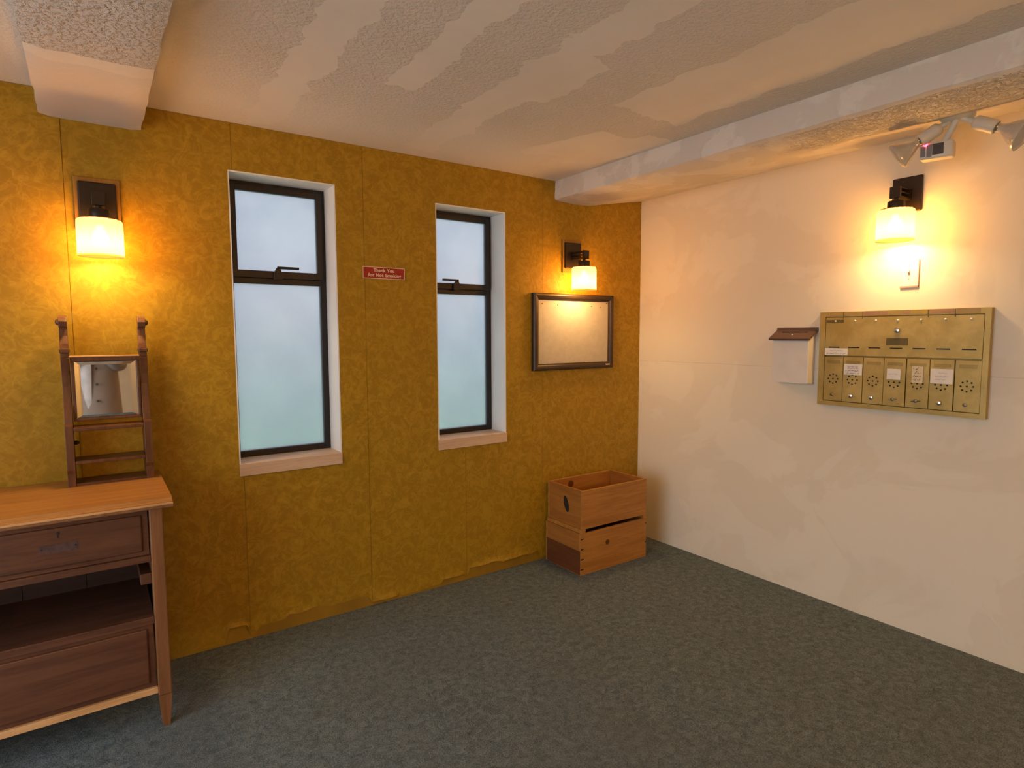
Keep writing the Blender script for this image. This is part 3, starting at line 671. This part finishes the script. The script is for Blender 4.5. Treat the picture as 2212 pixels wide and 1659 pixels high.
note('tall narrow taped note with bold handwriting on the fifth mailbox door', -1.748, -1.795, 1.212, 1.290, -.0310, 'note2', [(.12, .6, .86, .010, 'ink', 7), (.25, .85, .64, .008, 'ink', 8), (.12, .9, .42, .008, 'ink', 9), (.1, .8, .17, .011, 'inkp', 10)])
note('wide white paper with faint grey print on the sixth mailbox door', -1.826, -1.914, 1.215, 1.282, -.0325, 'note', [(.35, .75, .72, .004, 'inkg', 11), (.2, .8, .5, .004, 'inkg', 12), (.2, .7, .28, .005, 'inkg', 13)])

# ------------------------------------------------------------------ white drop box beside the mailboxes
g = thing('drop_box', 'small white letter box with a sloping brown lid beside the mailbox panel', 'letter box', (0, -1.165, 1.176))
ya, yb = -1.267, -1.062; bxf = -.070
mb = MB()
t = .003; prf = [(0, 1.170), (0, 1.452), (bxf, 1.404), (bxf, 1.176)]
mb.prism(prf, 1, ya, yb, .003); mb.build('body', 'boxw', g)
mb = MB(); L = [(0, 1.4665), (0, 1.4575), (-.088, 1.4075), (-.090, 1.4145), (-.086, 1.4185)]
mb.prism(L, 1, ya-.014, yb+.014, .001); lid = mb.build('lid', 'boxl', g)
sl = (1.4665-1.4185)/.086
def lidz(x): return 1.4665+sl*x
mb = MB(); mb.prism([(-.010, lidz(-.010)-.002), (-.010, lidz(-.010)+.010), (-.002, lidz(-.002)+.010), (-.002, lidz(-.002)-.002)], 1, ya-.014, yb+.014, .001); mb.build('hinge_strip', 'boxl', lid)
mb = MB(); mb.prism([(-.034, lidz(-.034)-.003), (-.034, lidz(-.034)+.0006), (-.026, lidz(-.026)+.0006), (-.026, lidz(-.026)-.003)], 1, ya+.03, yb-.03); mb.build('letter_slot', 'slot', lid)
mb = MB(); mb.prism([(-.056, lidz(-.056)-.002), (-.056, lidz(-.056)+.0008), (-.050, lidz(-.050)+.0008), (-.050, lidz(-.050)-.002)], 1, -1.170, -1.160); mb.build('logo_mark', 'note', lid)

# ------------------------------------------------------------------ light switch
g = thing('light_switch', 'ivory light switch plate on the cream wall under the sconce', 'light switch', (0, -1.704, 1.727))
pt = MB().box(-.006, 0, -1.7425, -1.6665, 1.664, 1.790, .002).build('plate', 'plate', g)
MB().box(-.0062, 0, -1.7455, -1.7425, 1.660, 1.785).box(-.0062, 0, -1.7455, -1.6665, 1.658, 1.6645).build('edge_strip', 'rose', g)  # rose strips along the plate's lower edge and one side
MB().box(-.0064, -.005, -1.7095, -1.6985, 1.715, 1.739).build('toggle_slot', 'rose', pt)
MB().prism([(-.006, 1.722), (-.016, 1.731), (-.016, 1.736), (-.006, 1.733)], 1, -1.7075, -1.7005).build('toggle', 'plate', pt)
for z in (1.757, 1.697): MB().lathe([(.0026, 0), (.002, .001)], (-.006, -1.704, z), (-1, 0, 0), 10, False, True).build('screw', 'rose', pt)

# ------------------------------------------------------------------ twin floodlight with motion sensor on the soffit
g = thing('floodlight_fixture', 'ivory twin floodlight with motion sensor and red light under the soffit', 'floodlight', (-.345, -1.985, 2.297))
MB().lathe([(.060, 0), (.060, -.010), (.052, -.018), (.020, -.022)], (-.345, -1.985, 2.301), (.18, 0, 1), 28, False, True).build('canopy', 'fix', g, 40)
def flood(k, a, ax, tl):
    A = Vector(a); AX = Vector(ax).normalized()
    mb = MB(); mb.lathe([(.010, -.012), (.012, 0), (.012, .012), (.024, .022), (.026, .030), (.026, .030+tl), (.023, .033+tl)], A, AX, 22, True, True)
    h = mb.build('lamp_holder', 'fix', g, 40)
    MB().tube(k, A, .009, 12).build('knuckle', 'fix', h, 40)
    n0 = .034+tl
    bl = MB().lathe([(.015, n0-.004), (.016, n0+.010), (.020, n0+.022), (.034, n0+.045), (.052, n0+.075), (.060, n0+.086), (.0605, n0+.092)], A, AX, 30).build('reflector_bulb', 'bulbg', h, 40)
    MB().lathe([(.0605, n0+.0915), (.050, n0+.098), (.025, n0+.103), (.001, n0+.104)], A, AX, 30).build('bulb_face', 'bulbf', bl, 60)
    MB().lathe([(.0162, n0-.001), (.0185, n0+.003), (.0162, n0+.007)], A, AX, 20).build('bulb_collar', 'chrome', bl, 40)
flood((-.345, -1.965, 2.285), (-.325, -1.935, 2.280), (-.26, .78, -.52), .060)
flood((-.345, -2.000, 2.284), (-.337, -2.024, 2.268), (.06, -.89, -.50), .066)
SP = Vector((-.300, -1.905, 2.187))
mb = MB(); mb.box(-.030, .030, -.058, .058, -.034, .034, .010, 3)
hd = mb.build('sensor_head', 'fix', g, 40, world=False); hd.location = SP-Vector(g.location); hd.rotation_euler = (0, 0, math.radians(10))
for nm, mt, q in (('sensor_lens', 'lensd', (-.0325, -.029, -.026, .012, -.020, .024)), ('side_lens', 'lens', (-.0322, -.029, .014, .032, -.026, .024)), ('side_lens', 'lens', (-.0320, -.029, .036, .053, -.022, .020))):
    MB().box(*q, .001).build(nm, mt, hd, world=False)
MB().lathe([(.008, 0), (.007, .003), (.003, .005)], (-.0315, .036, .026), (-1, 0, 0), 14, False, True).build('red_light', 'led', hd, 50, world=False)
MB().tube((-.345, -1.985, 2.285), (-.312, -1.935, 2.218), .012, 14).build('sensor_arm', 'fix', g, 40)

# ------------------------------------------------------------------ the person taking the picture (seen in the little mirror)
PX, PY = -3.175, -3.42
person = thing('person', 'person in a beige jacket holding up a phone, seen in the dresser mirror', 'person', (PX, PY, 0))
def skinned(name, mat, parent, pts, edges, rad, lv=2):
    me = bpy.data.meshes.new(name); me.from_pydata([Vector(p)+Vector((PX, PY, 0))-wloc(parent) for p in pts], edges, []); me.update()
    o = mesh_obj(name, me, mat, parent); md = o.modifiers.new('skin', 'SKIN'); md.use_smooth_shade = True
    for i, r in enumerate(rad):
        sv = me.skin_vertices[0].data[i]; sv.radius = (r, r) if not isinstance(r, tuple) else r; sv.use_root = (i == 0)
    sd = o.modifiers.new('smooth', 'SUBSURF'); sd.levels = lv; sd.render_levels = lv
    return o
# body: pelvis, spine, neck, head; arms raised in front of the chest holding the phone; legs
P = [(0, 0, .92), (0, 0, 1.08), (0, .01, 1.28), (0, .01, 1.40), (0, .02, 1.47), (0, .04, 1.54), (0, .045, 1.64), (0, .03, 1.70)]
Rr = [.12, .115, .125, .10, .052, .062, .078, .05]; E_ = [(i, i+1) for i in range(7)]
for sx in (-1, 1):
    k = len(P); P += [(sx*.17, .0, 1.37), (sx*.185, .05, 1.16), (sx*.105, .24, 1.27), (sx*.085, .29, 1.33)]; Rr += [.055, .045, .030, .027]
    E_ += [(3, k), (k, k+1), (k+1, k+2), (k+2, k+3)]
    h = len(P); P += [(sx*.075, .325, 1.375)]; Rr += [.026]; E_ += [(k+3, h)]
    for fx, fl in ((-.020, .9), (-.006, 1.0), (.008, .95), (.022, .78)):
        f = len(P); bx = sx*.075+sx*fx; P += [(bx, .335, 1.395+.01*fl), (bx-sx*.012, .345, 1.415+.018*fl), (bx-sx*.022, .338, 1.428+.022*fl)]; Rr += [.0092, .0085, .0072]
        E_ += [(h, f), (f, f+1), (f+1, f+2)]
    f = len(P); P += [(sx*.050, .318, 1.392), (sx*.040, .322, 1.416)]; Rr += [.010, .0085]; E_ += [(h, f), (f, f+1)]
    k = len(P); P += [(sx*.095, 0, .82), (sx*.10, .015, .48), (sx*.105, -.01, .10), (sx*.11, .10, .045)]; Rr += [.085, .055, .042, .036]
    E_ += [(0, k), (k, k+1), (k+1, k+2), (k+2, k+3)]
skinned('body', 'skin', person, P, E_, Rr)
J = [(0, 0, .46), (0, 0, .98), (0, .01, 1.26), (0, .01, 1.385), (0, .015, 1.435)]; JR = [(.23, .21), (.20, .17), (.185, .145), (.13, .10), .075]; JE = [(i, i+1) for i in range(4)]
for sx in (-1, 1):
    k = len(J); J += [(sx*.175, .0, 1.365), (sx*.188, .05, 1.16), (sx*.112, .225, 1.262)]; JR += [.078, .066, .046]; JE += [(3, k), (k, k+1), (k+1, k+2)]
jk = skinned('jacket', 'jacket', person, J, JE, JR)
T = [(0, 0, .93), (-.095, 0, .80), (-.10, .015, .48), (-.105, -.008, .07), (.095, 0, .80), (.10, .015, .48), (.105, -.008, .07)]
skinned('trousers', 'trous', person, T, [(0, 1), (1, 2), (2, 3), (0, 4), (4, 5), (5, 6)], [.12, .095, .072, .062, .098, .072, .062])
for sx in (-1, 1): skinned('shoe', 'shoe', person, [(sx*.105, -.05, .048), (sx*.108, .05, .05), (sx*.112, .17, .038)], [(0, 1), (1, 2)], [.045, .046, .034])
skinned('hair', 'hair', person, [(0, .0, 1.70), (0, -.005, 1.64), (0, -.015, 1.58)], [(0, 1), (1, 2)], [(.075, .075), (.085, .085), .06])
MB().grid(lambda u, v: (PX-.03-.15*v*(1-.25*v)+.02*u*(1-v), PY+.178+.012*math.sin(7*v)-.055*v-.03*(1-u), .66+.62*u), 10, 6).build('lapel', 'scarf', jk, 60)
for z in (.90, 1.04, 1.17): MB().lathe([(.011, 0), (.011, .004), (.007, .006)], (PX+.02, PY+.172, z), (0, 1, 0), 12, True, True).build('button', 'hair', jk)
ph = thing('phone', 'black phone held up by the person in the beige jacket', 'phone', (PX, PY+.352, 1.385))
MB().box(PX-.075, PX+.075, PY+.350, PY+.358, 1.392, 1.462, .003).build('case', 'phone', ph)
